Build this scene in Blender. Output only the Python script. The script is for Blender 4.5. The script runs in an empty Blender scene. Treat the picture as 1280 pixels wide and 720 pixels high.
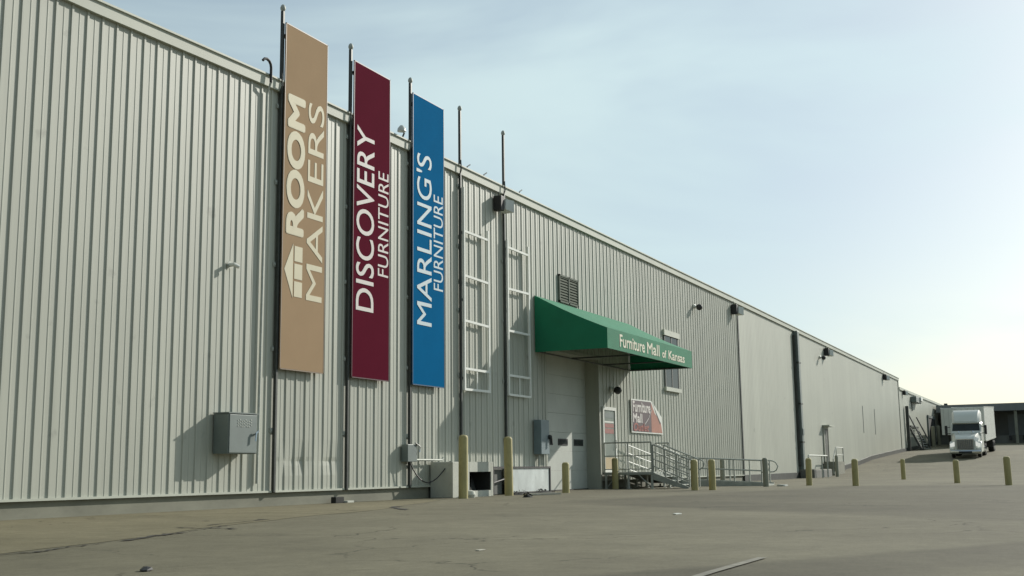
import bpy, bmesh, math, random
from mathutils import Vector, Matrix
random.seed(7)
SC = bpy.context.scene
COL = SC.collection
R = math.radians

# ------------------------------------------------------------------ helpers
def tag(o, label=None, cat=None, group=None, kind=None):
    if label: o['label'] = label
    if cat: o['category'] = cat
    if group: o['group'] = group
    if kind: o['kind'] = kind
    return o

def thing(name, loc, label, cat, group=None):
    o = bpy.data.objects.new(name, None)
    o.empty_display_size = .2
    o.location = loc
    COL.objects.link(o)
    return tag(o, label, cat, group)

def base_of(p):
    v = Vector((0, 0, 0))
    while p is not None:
        v += Vector(p.location)
        p = p.parent
    return v

class MB:
    """collects shapes in world coordinates, then links them as one mesh object"""
    def __init__(s):
        s.bm = bmesh.new()
    def box(s, x0, x1, y0, y1, z0, z1, bev=0):
        m = Matrix.Translation(((x0+x1)/2, (y0+y1)/2, (z0+z1)/2)) @ Matrix.Diagonal((abs(x1-x0), abs(y1-y0), abs(z1-z0), 1))
        r = bmesh.ops.create_cube(s.bm, size=1, matrix=m)
        if bev:
            es = list({e for v in r['verts'] for e in v.link_edges})
            bmesh.ops.bevel(s.bm, geom=es, offset=bev, segments=2, profile=.5, affect='EDGES')
        return s
    def poly(s, pts):
        vs = [s.bm.verts.new(p) for p in pts]
        s.bm.faces.new(vs)
        return s
    def prism(s, pts, d):
        """polygon pts swept by vector d"""
        d = Vector(d)
        a = [s.bm.verts.new(p) for p in pts]
        b = [s.bm.verts.new(Vector(p)+d) for p in pts]
        n = len(pts)
        s.bm.faces.new(a[::-1]); s.bm.faces.new(b)
        for i in range(n):
            s.bm.faces.new((a[i], a[(i+1) % n], b[(i+1) % n], b[i]))
        return s
    def tube(s, pts, r, n=8, cap=True):
        pts = [Vector(p) for p in pts]
        rs = r if isinstance(r, (list, tuple)) else [r]*len(pts)
        rings = []
        for i, p in enumerate(pts):
            t = (pts[min(i+1, len(pts)-1)] - pts[max(i-1, 0)]).normalized()
            u = t.cross(Vector((0, 0, 1)))
            if u.length < .05: u = t.cross(Vector((1, 0, 0)))
            u.normalize(); w = t.cross(u)
            rings.append([s.bm.verts.new(p + (u*math.cos(2*math.pi*k/n) + w*math.sin(2*math.pi*k/n))*rs[i]) for k in range(n)])
        for a, b in zip(rings, rings[1:]):
            for k in range(n):
                s.bm.faces.new((a[k], a[(k+1) % n], b[(k+1) % n], b[k]))
        if cap:
            s.bm.faces.new(rings[0][::-1]); s.bm.faces.new(rings[-1])
        return s
    def lathe(s, c, prof, n=20, axis='z'):
        c = Vector(c); rings = []
        for r, h in prof:
            ring = []
            for k in range(n):
                a = 2*math.pi*k/n
                if axis == 'z': q = Vector((r*math.cos(a), r*math.sin(a), h))
                elif axis == 'y': q = Vector((r*math.cos(a), h, r*math.sin(a)))
                else: q = Vector((h, r*math.cos(a), r*math.sin(a)))
                ring.append(s.bm.verts.new(c+q))
            rings.append(ring)
        for a, b in zip(rings, rings[1:]):
            for k in range(n):
                s.bm.faces.new((a[k], a[(k+1) % n], b[(k+1) % n], b[k]))
        s.bm.faces.new(rings[0][::-1]); s.bm.faces.new(rings[-1])
        return s
    def loft(s, secs, cap=True):
        rings = [[s.bm.verts.new(p) for p in sec] for sec in secs]
        n = len(secs[0])
        for a, b in zip(rings, rings[1:]):
            for k in range(n):
                s.bm.faces.new((a[k], a[(k+1) % n], b[(k+1) % n], b[k]))
        if cap:
            s.bm.faces.new(rings[0][::-1]); s.bm.faces.new(rings[-1])
        return s
    def build(s, name, mat, parent=None, smooth=False, bevel=0):
        bmesh.ops.recalc_face_normals(s.bm, faces=s.bm.faces[:])
        off = base_of(parent)
        if off.length: bmesh.ops.translate(s.bm, vec=-off, verts=s.bm.verts[:])
        me = bpy.data.meshes.new(name)
        s.bm.to_mesh(me); s.bm.free()
        if smooth:
            for p in me.polygons: p.use_smooth = True
            me.set_sharp_from_angle(angle=R(35))
        me.materials.append(mat)
        o = bpy.data.objects.new(name, me)
        COL.objects.link(o)
        if parent is not None: o.parent = parent
        if bevel:
            b = o.modifiers.new('bevel', 'BEVEL'); b.width = bevel; b.segments = 2; b.limit_method = 'ANGLE'
        return o

def copy_tree(o, parent=None):
    c = o.copy(); COL.objects.link(c)
    if parent is not None: c.parent = parent
    for ch in list(o.children): copy_tree(ch, c)
    return c

# ------------------------------------------------------------------ materials
def mat(name, col, rough=.6, metal=0, var=.12, scale=2.0, stretch=(1, 1, 1), dirt=0, bump=0, bscale=60, spec=.5, emit=None):
    m = bpy.data.materials.new(name); m.use_nodes = True
    nt = m.node_tree; N = nt.nodes; L = nt.links
    b = N['Principled BSDF']
    b.inputs['Roughness'].default_value = rough
    b.inputs['Metallic'].default_value = metal
    b.inputs['Specular IOR Level'].default_value = spec
    tc = N.new('ShaderNodeTexCoord'); mp = N.new('ShaderNodeMapping')
    mp.inputs['Scale'].default_value = stretch
    L.new(tc.outputs['Object'], mp.inputs['Vector'])
    nz = N.new('ShaderNodeTexNoise'); nz.inputs['Scale'].default_value = scale; nz.inputs['Detail'].default_value = 6
    nz.inputs['Roughness'].default_value = .6
    L.new(mp.outputs[0], nz.inputs['Vector'])
    rp = N.new('ShaderNodeValToRGB')
    rp.color_ramp.elements[0].position = .3; rp.color_ramp.elements[1].position = .7
    c = Vector(col)
    rp.color_ramp.elements[0].color = (*(c*(1-var)), 1); rp.color_ramp.elements[1].color = (*(c*(1+var)), 1)
    L.new(nz.outputs['Fac'], rp.inputs['Fac'])
    out = rp.outputs['Color']
    if dirt:
        n2 = N.new('ShaderNodeTexNoise'); n2.inputs['Scale'].default_value = scale*4; n2.inputs['Detail'].default_value = 8
        L.new(mp.outputs[0], n2.inputs['Vector'])
        r2 = N.new('ShaderNodeValToRGB'); r2.color_ramp.elements[0].position = .55; r2.color_ramp.elements[1].position = .75
        r2.color_ramp.elements[0].color = (0, 0, 0, 1); r2.color_ramp.elements[1].color = (dirt, dirt, dirt, 1)
        L.new(n2.outputs['Fac'], r2.inputs['Fac'])
        mx = N.new('ShaderNodeMix'); mx.data_type = 'RGBA'
        L.new(r2.outputs['Color'], mx.inputs['Factor']); L.new(out, mx.inputs['A'])
        mx.inputs['B'].default_value = (*(c*.35), 1)
        out = mx.outputs['Result']
    L.new(out, b.inputs['Base Color'])
    if bump:
        n3 = N.new('ShaderNodeTexNoise'); n3.inputs['Scale'].default_value = bscale; n3.inputs['Detail'].default_value = 4
        L.new(tc.outputs['Object'], n3.inputs['Vector'])
        bp = N.new('ShaderNodeBump'); bp.inputs['Strength'].default_value = bump; bp.inputs['Distance'].default_value = .01
        L.new(n3.outputs['Fac'], bp.inputs['Height']); L.new(bp.outputs[0], b.inputs['Normal'])
    if emit:
        b.inputs['Emission Color'].default_value = (*emit[0], 1); b.inputs['Emission Strength'].default_value = emit[1]
    return m

def metal_wall_mat(name, col, period, phase):
    """painted steel sheets: slight tone change from sheet to sheet, rain streaks, faint scuffs"""
    m = bpy.data.materials.new(name); m.use_nodes = True
    nt = m.node_tree; N = nt.nodes; L = nt.links; b = N['Principled BSDF']
    b.inputs['Roughness'].default_value = .5; b.inputs['Specular IOR Level'].default_value = .35
    tc = N.new('ShaderNodeTexCoord')
    sx = N.new('ShaderNodeSeparateXYZ'); L.new(tc.outputs['Object'], sx.inputs[0])
    a = N.new('ShaderNodeMath'); a.operation = 'MULTIPLY_ADD'; a.inputs[1].default_value = 1/period; a.inputs[2].default_value = phase
    L.new(sx.outputs['X'], a.inputs[0])
    f = N.new('ShaderNodeMath'); f.operation = 'FLOOR'; L.new(a.outputs[0], f.inputs[0])
    wn = N.new('ShaderNodeTexWhiteNoise'); wn.noise_dimensions = '1D'; L.new(f.outputs[0], wn.inputs['W'])
    mp = N.new('ShaderNodeMapping'); mp.inputs['Scale'].default_value = (6, 6, .22); L.new(tc.outputs['Object'], mp.inputs['Vector'])
    nz = N.new('ShaderNodeTexNoise'); nz.inputs['Scale'].default_value = 1; nz.inputs['Detail'].default_value = 5; L.new(mp.outputs[0], nz.inputs['Vector'])
    n2 = N.new('ShaderNodeTexNoise'); n2.inputs['Scale'].default_value = .35; n2.inputs['Detail'].default_value = 4; L.new(tc.outputs['Object'], n2.inputs['Vector'])
    def mul(x, k, off):
        q = N.new('ShaderNodeMath'); q.operation = 'MULTIPLY_ADD'; q.inputs[1].default_value = k; q.inputs[2].default_value = off
        L.new(x, q.inputs[0]); return q.outputs[0]
    def prod(x, y):
        q = N.new('ShaderNodeMath'); q.operation = 'MULTIPLY'; L.new(x, q.inputs[0]); L.new(y, q.inputs[1]); return q.outputs[0]
    v = prod(prod(mul(wn.outputs['Value'], .08, .96), mul(nz.outputs['Fac'], .26, .87)), mul(n2.outputs['Fac'], .2, .9))
    # small dark scuffs
    n4 = N.new('ShaderNodeTexNoise'); n4.inputs['Scale'].default_value = 1.7; n4.inputs['Detail'].default_value = 7; L.new(tc.outputs['Object'], n4.inputs['Vector'])
    r4 = N.new('ShaderNodeMapRange'); r4.inputs['From Min'].default_value = .66; r4.inputs['From Max'].default_value = .74
    r4.inputs['To Min'].default_value = 1; r4.inputs['To Max'].default_value = .78; L.new(n4.outputs['Fac'], r4.inputs['Value'])
    v = prod(v, r4.outputs['Result'])
    mx = N.new('ShaderNodeVectorMath'); mx.operation = 'SCALE'; mx.inputs[0].default_value = col; L.new(v, mx.inputs['Scale'])
    L.new(mx.outputs[0], b.inputs['Base Color'])
    return m

def ground_mat(name, col, col2, coarse, patch, zones=False):
    m = bpy.data.materials.new(name); m.use_nodes = True
    nt = m.node_tree; N = nt.nodes; L = nt.links; b = N['Principled BSDF']
    b.inputs['Roughness'].default_value = .9; b.inputs['Specular IOR Level'].default_value = .25
    tc = N.new('ShaderNodeTexCoord')
    def noise(sc, det=6, ro=.6, st=None):
        n = N.new('ShaderNodeTexNoise'); n.inputs['Scale'].default_value = sc; n.inputs['Detail'].default_value = det; n.inputs['Roughness'].default_value = ro
        if st:
            q = N.new('ShaderNodeMapping'); q.inputs['Scale'].default_value = st; q.inputs['Rotation'].default_value = (0, 0, R(12))
            L.new(tc.outputs['Object'], q.inputs[0]); L.new(q.outputs[0], n.inputs['Vector'])
        else: L.new(tc.outputs['Object'], n.inputs['Vector'])
        return n.outputs['Fac']
    rp = N.new('ShaderNodeValToRGB'); rp.color_ramp.elements[0].position = .35; rp.color_ramp.elements[1].position = .68
    rp.color_ramp.elements[0].color = (*col, 1); rp.color_ramp.elements[1].color = (*col2, 1)
    L.new(noise(patch, 7, .62, (1, .55, 1)), rp.inputs[0])
    def mr(x, a0, a1, b0, b1):
        q = N.new('ShaderNodeMapRange'); L.new(x, q.inputs['Value'])
        q.inputs['From Min'].default_value = a0; q.inputs['From Max'].default_value = a1; q.inputs['To Min'].default_value = b0; q.inputs['To Max'].default_value = b1
        return q.outputs['Result']
    def prod(x, y):
        q = N.new('ShaderNodeMath'); q.operation = 'MULTIPLY'; L.new(x, q.inputs[0]); L.new(y, q.inputs[1]); return q.outputs[0]
    k = prod(mr(noise(coarse, 3, .7), .2, .8, .8, 1.2), mr(noise(1.1, 8, .7), .25, .75, .80, 1.17))
    k = prod(k, mr(noise(.5, 9, .75), .58, .70, 1, .74))     # oil and water stains
    k = prod(k, mr(noise(.16, 5, .6, (.35, 1.6, 1)), .3, .7, .9, 1.1))   # tyre-worn lanes
    k = prod(k, mr(noise(5.5, 4, .65), .3, .7, .9, 1.1))
    # hairline cracking in some areas
    wv = N.new('ShaderNodeTexNoise'); wv.inputs['Scale'].default_value = 1.6; wv.inputs['Detail'].default_value = 4; L.new(tc.outputs['Object'], wv.inputs['Vector'])
    wa = N.new('ShaderNodeVectorMath'); wa.operation = 'MULTIPLY_ADD'; L.new(wv.outputs['Color'], wa.inputs[0]); wa.inputs[1].default_value = (.9, .9, .9); L.new(tc.outputs['Object'], wa.inputs[2])
    vo = N.new('ShaderNodeTexVoronoi'); vo.feature = 'DISTANCE_TO_EDGE'; vo.inputs['Scale'].default_value = .34; L.new(wa.outputs[0], vo.inputs['Vector'])
    ck = mr(vo.outputs['Distance'], .002, .0075, 1, 0)
    k = prod(k, mr(prod(ck, mr(noise(.23, 3, .5), .5, .58, 0, 1)), 0, 1, 1, .42))
    if zones:      # darker sealed asphalt lies beyond a worn, ragged joint; a second darker strip crosses the near lane
        sx = N.new('ShaderNodeSeparateXYZ'); L.new(tc.outputs['Object'], sx.inputs[0])
        rag = mr(noise(.9, 6, .7), .2, .8, -.9, .9)
        def side(a, b, soft):
            dx, dy = b[0]-a[0], b[1]-a[1]; ln = math.hypot(dx, dy); nx, ny = -dy/ln, dx/ln
            q = N.new('ShaderNodeMath'); q.operation = 'MULTIPLY_ADD'; L.new(sx.outputs['X'], q.inputs[0]); q.inputs[1].default_value = nx; q.inputs[2].default_value = -(nx*a[0]+ny*a[1])
            q2 = N.new('ShaderNodeMath'); q2.operation = 'MULTIPLY_ADD'; L.new(sx.outputs['Y'], q2.inputs[0]); q2.inputs[1].default_value = ny; L.new(q.outputs[0], q2.inputs[2])
            q3 = N.new('ShaderNodeMath'); q3.operation = 'MULTIPLY_ADD'; L.new(rag, q3.inputs[0]); q3.inputs[1].default_value = soft*.8; L.new(q2.outputs[0], q3.inputs[2])
            return mr(q3.outputs[0], -soft, soft, 0, 1)
        z1 = prod(prod(side((16.2, -15.3), (23.6, -5.2), -.45), side((23, -5.0), (40, -7.6), -.5)), side((44, -8), (50, -40), -2))
        z2 = prod(side((8.6, -13.5), (11.9, -15.4), -.12), side((11.2, -16.6), (7.9, -14.7), -.3))
        k = prod(k, mr(z1, 0, 1, 1, .70)); k = prod(k, mr(z2, 0, 1, 1, .68))
    s = N.new('ShaderNodeVectorMath'); s.operation = 'SCALE'; L.new(rp.outputs[0], s.inputs[0]); L.new(k, s.inputs['Scale'])
    L.new(s.outputs[0], b.inputs['Base Color'])
    bp = N.new('ShaderNodeBump'); bp.inputs['Strength'].default_value = .5; bp.inputs['Distance'].default_value = .012
    L.new(noise(55, 5, .7), bp.inputs['Height']); L.new(bp.outputs[0], b.inputs['Normal'])
    return m

def glass_mat(name, col, rough=.12):
    return mat(name, col, rough, 0, .25, .8, spec=.18)

M = {}
M['wall'] = metal_wall_mat('painted ribbed steel', (.405, .416, .357), 1.095, .37)
M['wall2'] = metal_wall_mat('painted flat steel panels', (.41, .422, .36), 1.2, 0)
M['trim'] = mat('roof trim paint', (.44, .46, .39), .6, 0, .08, .6, (1, 1, 1))
M['conc'] = mat('foundation concrete', (.21, .21, .165), .9, 0, .2, .8, (1, 1, 2), .25, .3)
M['conc_pale'] = mat('pale concrete', (.48, .49, .43), .85, 0, .1, 2.5, (1, 1, 1), .25, .3)
M['ground'] = ground_mat('worn asphalt lot', (.128, .118, .079), (.170, .157, .107), 30, .22, True)
M['apron'] = ground_mat('sandy concrete apron', (.150, .134, .082), (.19, .17, .107), 30, .5)
M['patch'] = ground_mat('dark sealed asphalt', (.061, .061, .047), (.074, .073, .056), 30, .5)
M['crack'] = mat('crack fill', (.035, .032, .026), .95)
M['paint_line'] = mat('worn white road paint', (.19, .182, .145), .9, 0, .35, 7, (1, 1, 1), .7)
M['steel'] = mat('weathered dark steel', (.07, .075, .07), .5, .5, .25, 3)
M['galv'] = mat('galvanised steel', (.42, .44, .40), .65, .2, .15, 5, spec=.3)
M['alu'] = mat('dull aluminium', (.38, .40, .36), .65, .2, .12, 4, spec=.3)
M['white'] = mat('white painted metal', (.66, .67, .62), .5, 0, .06, 2)
M['rack'] = mat('chalky white rack paint', (.80, .81, .76), .75, 0, .05, 2, (1, 1, 1), .12, spec=.15)
M['door_white'] = mat('white overhead door', (.50, .52, .47), .55, 0, .07, 1.2, (1, 1, 1), .15)
M['black'] = mat('black rubber and plastic', (.022, .022, .022), .6, 0, .2, 4)
M['dark'] = mat('dark void surface', (.03, .031, .028), .9)
M['glass'] = glass_mat('dark glazing', (.035, .042, .042))
M['greybox'] = mat('grey green enclosure paint', (.16, .19, .18), .5, .1, .1, 3, (1, 1, 1), .12)
M['bluebox'] = mat('blue grey switchgear paint', (.175, .225, .24), .5, .1, .1, 3, (1, 1, 1), .15)
M['yellow'] = mat('faded yellow bollard paint', (.385, .335, .15), .7, 0, .14, 5, (1, 1, .5), .35)
M['greypost'] = mat('bare grey post', (.26, .265, .205), .7, 0, .15, 5, (1, 1, .5), .3)
M['green'] = mat('green awning canvas', (.008, .175, .087), .85, 0, .1, 1.2, (1, 1, 1), 0, .25, 250)
M['cream'] = mat('cream lettering', (.62, .60, .47), .6, 0, .05, 2)
M['tan'] = mat('tan banner vinyl', (.365, .26, .165), .9, 0, .06, .6, spec=.02)
M['maroon'] = mat('maroon banner vinyl', (.098, .008, .022), .9, 0, .08, .6, spec=.02)
M['blue'] = mat('blue banner vinyl', (.001, .115, .27), .9, 0, .08, .6, spec=.02)
M['lettwhite'] = mat('off white lettering', (.64, .60, .57), .6, 0, .04, 2, spec=.15)
M['letttan'] = mat('pale sand lettering', (.62, .57, .42), .6, 0, .04, 2, spec=.15)
M['lettblue'] = mat('pale blue white lettering', (.55, .63, .66), .6, 0, .04, 2, spec=.15)
M['sign_plum'] = mat('plum sign face', (.075, .048, .055), .5, 0, .1, 2)
M['sign_orange'] = mat('orange sign face', (.32, .125, .08), .6, 0, .12, 2)
M['sign_red'] = mat('brick red sign script', (.30, .085, .065), .6, 0, .1, 2)
M['red'] = mat('red notice paper', (.27, .095, .08), .6, 0, .2, 9)
M['kick'] = mat('tan kick panel', (.42, .33, .19), .6, 0, .1, 4)
M['truck'] = mat('white truck paint', (.62, .63, .57), .35, 0, .05, 1, (1, 1, 1), .08)
M['chrome'] = mat('chrome', (.62, .64, .65), .14, 1, .05, 3)
M['grille'] = mat('dark chrome grille', (.16, .17, .18), .35, .8, .2, 10)
M['tyre'] = mat('tyre rubber', (.02, .02, .02), .85)
M['trailer'] = mat('trailer side panels', (.70, .72, .66), .5, .05, .07, .8, (1, 1, .3), .12)
M['lamp'] = mat('headlamp lens', (.85, .87, .85), .12, .3, .02, 3, emit=((1, 1, .95), .45))
M['lens'] = mat('frosted lamp lens', (.62, .64, .60), .3)
M['dockwall'] = mat('dark dock wall', (.15, .152, .135), .85, 0, .2, .6, (1, 1, .4), .3)
M['dockfascia'] = mat('grey dock fascia', (.20, .215, .21), .6, 0, .1, .5)
M['wood'] = mat('weathered pale board', (.45, .43, .36), .8, 0, .2, 5)
M['roof'] = mat('roof membrane', (.35, .35, .32), .9)

# ------------------------------------------------------------------ ground
GP = [(-400, 0), (70, 0), (78, .06), (86, .33), (95, .82), (101, 1.22), (110, 1.62), (123, 2.15), (150, 3.2), (170, 3.6), (260, 4.0), (3000, 4.0)]
def gz(x):
    for (a, za), (b, zb) in zip(GP, GP[1:]):
        if x <= b:
            t = (x-a)/(b-a); return za + (zb-za)*t
    return GP[-1][1]

def sheet(name, pts, z, m, sub=1):
    """irregular flat outline lying on the lot"""
    mb = MB(); mb.poly([(x, y, gz(x)+z) for x, y in pts])
    return tag(mb.build(name, m), kind='structure')

bm = bmesh.new()
xs = [-2500, -600, -150, -40, 0, 20, 40, 60, 70, 74, 78, 82, 86, 90, 95, 98, 101, 105, 110, 116, 123, 130, 140, 150, 160, 170, 260, 600, 3000]
ys = [-3000, -600, -120, -40, -16, 0.06, 40, 120, 600, 3000]
grid = [[bm.verts.new((x, y, gz(x))) for y in ys] for x in xs]
for i in range(len(xs)-1):
    for j in range(len(ys)-1):
        bm.faces.new((grid[i][j], grid[i+1][j], grid[i+1][j+1], grid[i][j+1]))
me = bpy.data.meshes.new('ground'); bm.to_mesh(me); bm.free(); me.materials.append(M['ground'])
for p in me.polygons: p.use_smooth = True
g = bpy.data.objects.new('ground', me); COL.objects.link(g); tag(g, kind='structure')

def wobble(pts, amp, n):
    out = []
    for (a, b) in zip(pts, pts[1:]+pts[:1]):
        for k in range(n):
            t = k/n
            out.append((a[0]+(b[0]-a[0])*t + random.uniform(-amp, amp), a[1]+(b[1]-a[1])*t + random.uniform(-amp, amp)))
    return out
# raised-tone apron along the wall foot
ap = [(-10, .04), (27.2, .04), (25.4, -1.5), (22, -2.7), (18.8, -3.9), (15.5, -4.4), (13, -5.1), (11.2, -5.8), (9.4, -6.4), (7, -7.0), (2, -7.6), (-10, -8)]
apron = sheet('concrete_apron', [ap[0], ap[1]] + wobble(ap[2:-1], .06, 3)[:-2] + [ap[-1]], .004, M['apron'])

def strip(name, pts, w, z, m):
    mb = MB()
    for i in range(len(pts)-1):
        a, b = Vector((*pts[i], 0)), Vector((*pts[i+1], 0))
        t = (b-a).normalized(); n = Vector((-t.y, t.x, 0))
        w0 = w[i] if isinstance(w, list) else w; w1 = w[i+1] if isinstance(w, list) else w
        mb.poly([(q.x, q.y, gz(q.x)+z) for q in (a-n*w0/2, b-n*w1/2, b+n*w1/2, a+n*w0/2)])
    return tag(mb.build(name, m), kind='structure')
def crack(pts, wmax):
    fine = []
    for a, b in zip(pts, pts[1:]):
        for k in range(7):
            t = k/7
            fine.append((a[0]+(b[0]-a[0])*t+random.uniform(-.05, .05), a[1]+(b[1]-a[1])*t+random.uniform(-.05, .05)))
    fine.append(pts[-1])
    ws = [1.6*wmax*random.choice([.2, .25, .35, .5, .5, .8, 1.0]) for _ in fine]; ws[0] = ws[-1] = .004
    strip('pavement_crack', fine, ws, .009, M['crack'])
crack([(5.5, -7.3), (7.69, -6.94), (8.16, -6.98), (8.77, -6.7), (9.52, -6.49)], .05)
crack([(9.7, -6.45), (10.6, -6.1), (11.31, -5.89)], .09)
crack([(11.5, -5.8), (12.4, -5.4), (13.02, -5.15)], .03)
crack([(12.15, -6.0), (12.35, -5.75), (12.2, -5.2), (12.25, -4.9)], .06)
crack([(12.9, -4.9), (13.2, -4.8), (14.71, -4.53), (14.9, -4.2)], .06)
crack([(14.71, -4.53), (14.2, -4.0), (13.9, -3.5)], .05)
crack([(18.84, -4.5), (20.3, -3.3), (20.9, -3.1)], .16)
crack([(21.5, -3.0), (24, -2.3), (27, -2.0)], .03)
strip('painted_line', [(7.0, -13.64), (8.0, -13.62), (9.35, -13.63)], .075, .009, M['paint_line'])

# litter and rubbish lying on the lot
def litter(name, c, pts, h, m, label, cat, rot=0):
    mb = MB(); mb.prism([(c[0]+x, c[1]+y, gz(c[0])+.003) for x, y in pts], (0, 0, h))
    return tag(mb.build(name, m), label, cat)
litter('scrap_paper', (17.8, -10.15), [(-.16, -.04), (.05, -.07), (.17, .02), (0, .07)], .012, M['white'], 'small white scrap of paper alone on the open asphalt', 'litter')
litter('scrap_paper', (44.4, -5.6), [(-.25, -.14), (.2, -.2), (.32, .08), (-.05, .16)], .06, M['white'], 'white crumpled paper on the ground at the low end of the ramp', 'litter')
mb = MB(); mb.lathe((6.78, -9.58, 0), [(.055, 0), (.06, .012), (.04, .03), (.012, .036)], 7)
for v in mb.bm.verts: v.co.x += .35*(v.co.y+9.58)+random.uniform(-.012, .012); v.co.y += random.uniform(-.012, .012)
tag(mb.build('stone', M['black']), 'dark stone chip on the bare paving near the left end of the cracks', 'stone')
mb = MB(); mb.box(22.75, 23.1, -.22, -.08, 0, .15, .015); tag(mb.build('brick', M['dark']), 'dark brick lying at the foot of the wall under the maroon banner', 'brick')
mb = MB(); mb.box(23.12, 23.4, -.3, -.16, 0, .05, .01); tag(mb.build('tile_scrap', M['conc_pale']), 'pale flat scrap beside the dark brick at the wall foot', 'litter')
litter('scrap_paper', (9.5, -11.0), [(-.06, -.02), (.05, -.03), (.06, .02), (-.04, .03)], .006, M['wood'], 'tiny pale scrap on the bare asphalt in the foreground', 'litter')
b_ = MB(); b_.prism([(30.15, -1.75, .01), (30.32, -1.45, .01), (31.15, -2.0, .01), (31.1, -2.3, .01)], (0, 0, .05))
tag(b_.build('loose_board', M['wood']), 'pale broken board lying in front of the tall bollard by the steel frame', 'board')
for (cx, cy, rr, lab) in ((31.2, -.95, .55, 'dark heap of leaves and dirt left of the white panel foot'), (33.2, -.75, .5, 'dark heap of leaves and dirt right under the white panel'), (28.2, -2.6, .16, 'small dark clod on the asphalt in front of the tall bollards')):
    mb = MB()
    for k in range(46):
        a = random.uniform(0, 6.28); d = rr*math.sqrt(random.random())
        x, y = cx+1.3*d*math.cos(a), cy+.45*d*math.sin(a); h = .11*(1-d/rr)+.02; s_ = random.uniform(.03, .07)
        q = [Vector((random.uniform(-1, 1), random.uniform(-1, 1), random.uniform(-.5, .8)))*s_ for _ in range(3)]
        mb.poly([Vector((x, y, h))+v for v in q])
    mb.lathe((cx, cy, 0), [(rr*.9, 0), (rr*.55, .05), (rr*.1, .09)], 12)
    tag(mb.build('rubbish_heap', M['dark']), lab, 'rubbish heap')

# ------------------------------------------------------------------ warehouse
TOP = [(-40, 9.5), (15, 9.53), (20.2, 9.66), (28.4, 9.68), (35, 9.67), (60.4, 9.61), (120.0, 9.33)]
def ztop(x):
    for (a, za), (b, zb) in zip(TOP, TOP[1:]):
        if x <= b: return za+(zb-za)*(x-a)/(b-a)
    return TOP[-1][1]
WH = thing('warehouse', (40, 0, 0), 'long pale grey warehouse of ribbed metal with roller door and green awning', 'warehouse')
ZB = .33
P = .365; PH = 13.735
def rib_profile(x0, x1):
    pts = [(x0, 0)]
    k = math.floor((x0-PH)/P)-1
    while True:
        b = PH+k*P; k += 1
        if b > x1: break
        for dx, dy in ((0, 0), (.015, -.023), (.058, -.023), (.074, 0), (.2, 0), (.207, -.006), (.226, -.006), (.234, 0)):
            x = b+dx
            if x0+.01 < x < x1-.01: pts.append((x, dy))
    pts.append((x1, 0)); return pts
def sheetwall(mb, prof, zl, zt, dent=None):
    zs_n = 1
    lo = [mb.bm.verts.new((x, y, zl(x))) for x, y in prof]
    hi = [mb.bm.verts.new((x, y, zt(x))) for x, y in prof]
    for i in range(len(prof)-1):
        mb.bm.faces.new((lo[i], lo[i+1], hi[i+1], hi[i]))
mw = MB()
DX0, DX1, DZ = 35.25, 39.88, 4.75
sheetwall(mw, rib_profile(-40, 20.62), lambda x: ZB, lambda x: ztop(x)-.05)
# the two bays with bent sheets near the ground
def dented(mb, x0, x1, zd, amp):
    prof = rib_profile(x0, x1)
    rows = [(ZB, 0), (zd-.32, 0), (zd-.1, amp*.6), (zd, amp), (zd+.1, amp*.5), (zd+.5, 0), (9.5, 0)]
    vs = []
    for z, a in rows:
        r = []
        for x, y in prof:
            zz = ztop(x)-.05 if z > 9 else z
            r.append(mb.bm.verts.new((x, y + a*(.5+.5*math.sin(x*5.3)) if y > -.02 else y+a*.8*(.5+.5*math.sin(x*3.1)), zz)))
        vs.append(r)
    for a, b in zip(vs, vs[1:]):
        for i in range(len(prof)-1): mb.bm.faces.new((a[i], a[i+1], b[i+1], b[i]))
dented(mw, 20.62, 23.44, .98, .035)
sheetwall(mw, rib_profile(23.44, DX0), lambda x: ZB, lambda x: ztop(x)-.05)
sheetwall(mw, rib_profile(DX0, DX1), lambda x: DZ, lambda x: ztop(x)-.05)
sheetwall(mw, rib_profile(DX1, 60.0), lambda x: ZB, lambda x: ztop(x)-.05)
mw.build('ribbed_wall', M['wall'], WH)
mw = MB(); prof = []
x = 60.0
while x < 119.99:
    prof += [(x, 0), (x+.06, -.006), (x+.14, -.006), (x+.2, 0)]; x += .3
prof.append((120.0, 0))
sheetwall(mw, prof, lambda x: max(ZB, gz(x)+.3), lambda x: ztop(x)-.05)
mw.build('flat_panel_wall', M['wall2'], WH)
mw = MB(); mw.box(59.95, 60.1, -.05, -.001, ZB, ztop(60)-.2); mw.build('panel_joint', M['steel'], WH)
# drip edge at the foot of the sheets and the concrete under it
mb = MB(); mb.box(-40, DX0-.05, -.055, .0, ZB-.03, ZB+.012); mb.box(DX1+.05, 60, -.055, 0, ZB-.03, ZB+.012); mb.build('base_trim', M['trim'], WH)
mb = MB()
mb.box(-40, DX0-.02, .03, .4, -.4, ZB-.0305); mb.box(DX1+.02, 78, .03, .4, -.4, ZB-.0305)
mb.build('foundation', M['conc'], WH)
mb = MB()
for a, b in ((60, 78), (78, 86), (86, 95), (95, 101), (101, 110), (110, 120)):
    mb.prism([(a, -.07, gz(a)-.4), (b, -.07, gz(b)-.4), (b, -.07, max(ZB, gz(b)+.33)), (a, -.07, max(ZB, gz(a)+.33))], (0, .065, 0))
mb.build('dark_plinth', M['steel'], WH)
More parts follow.
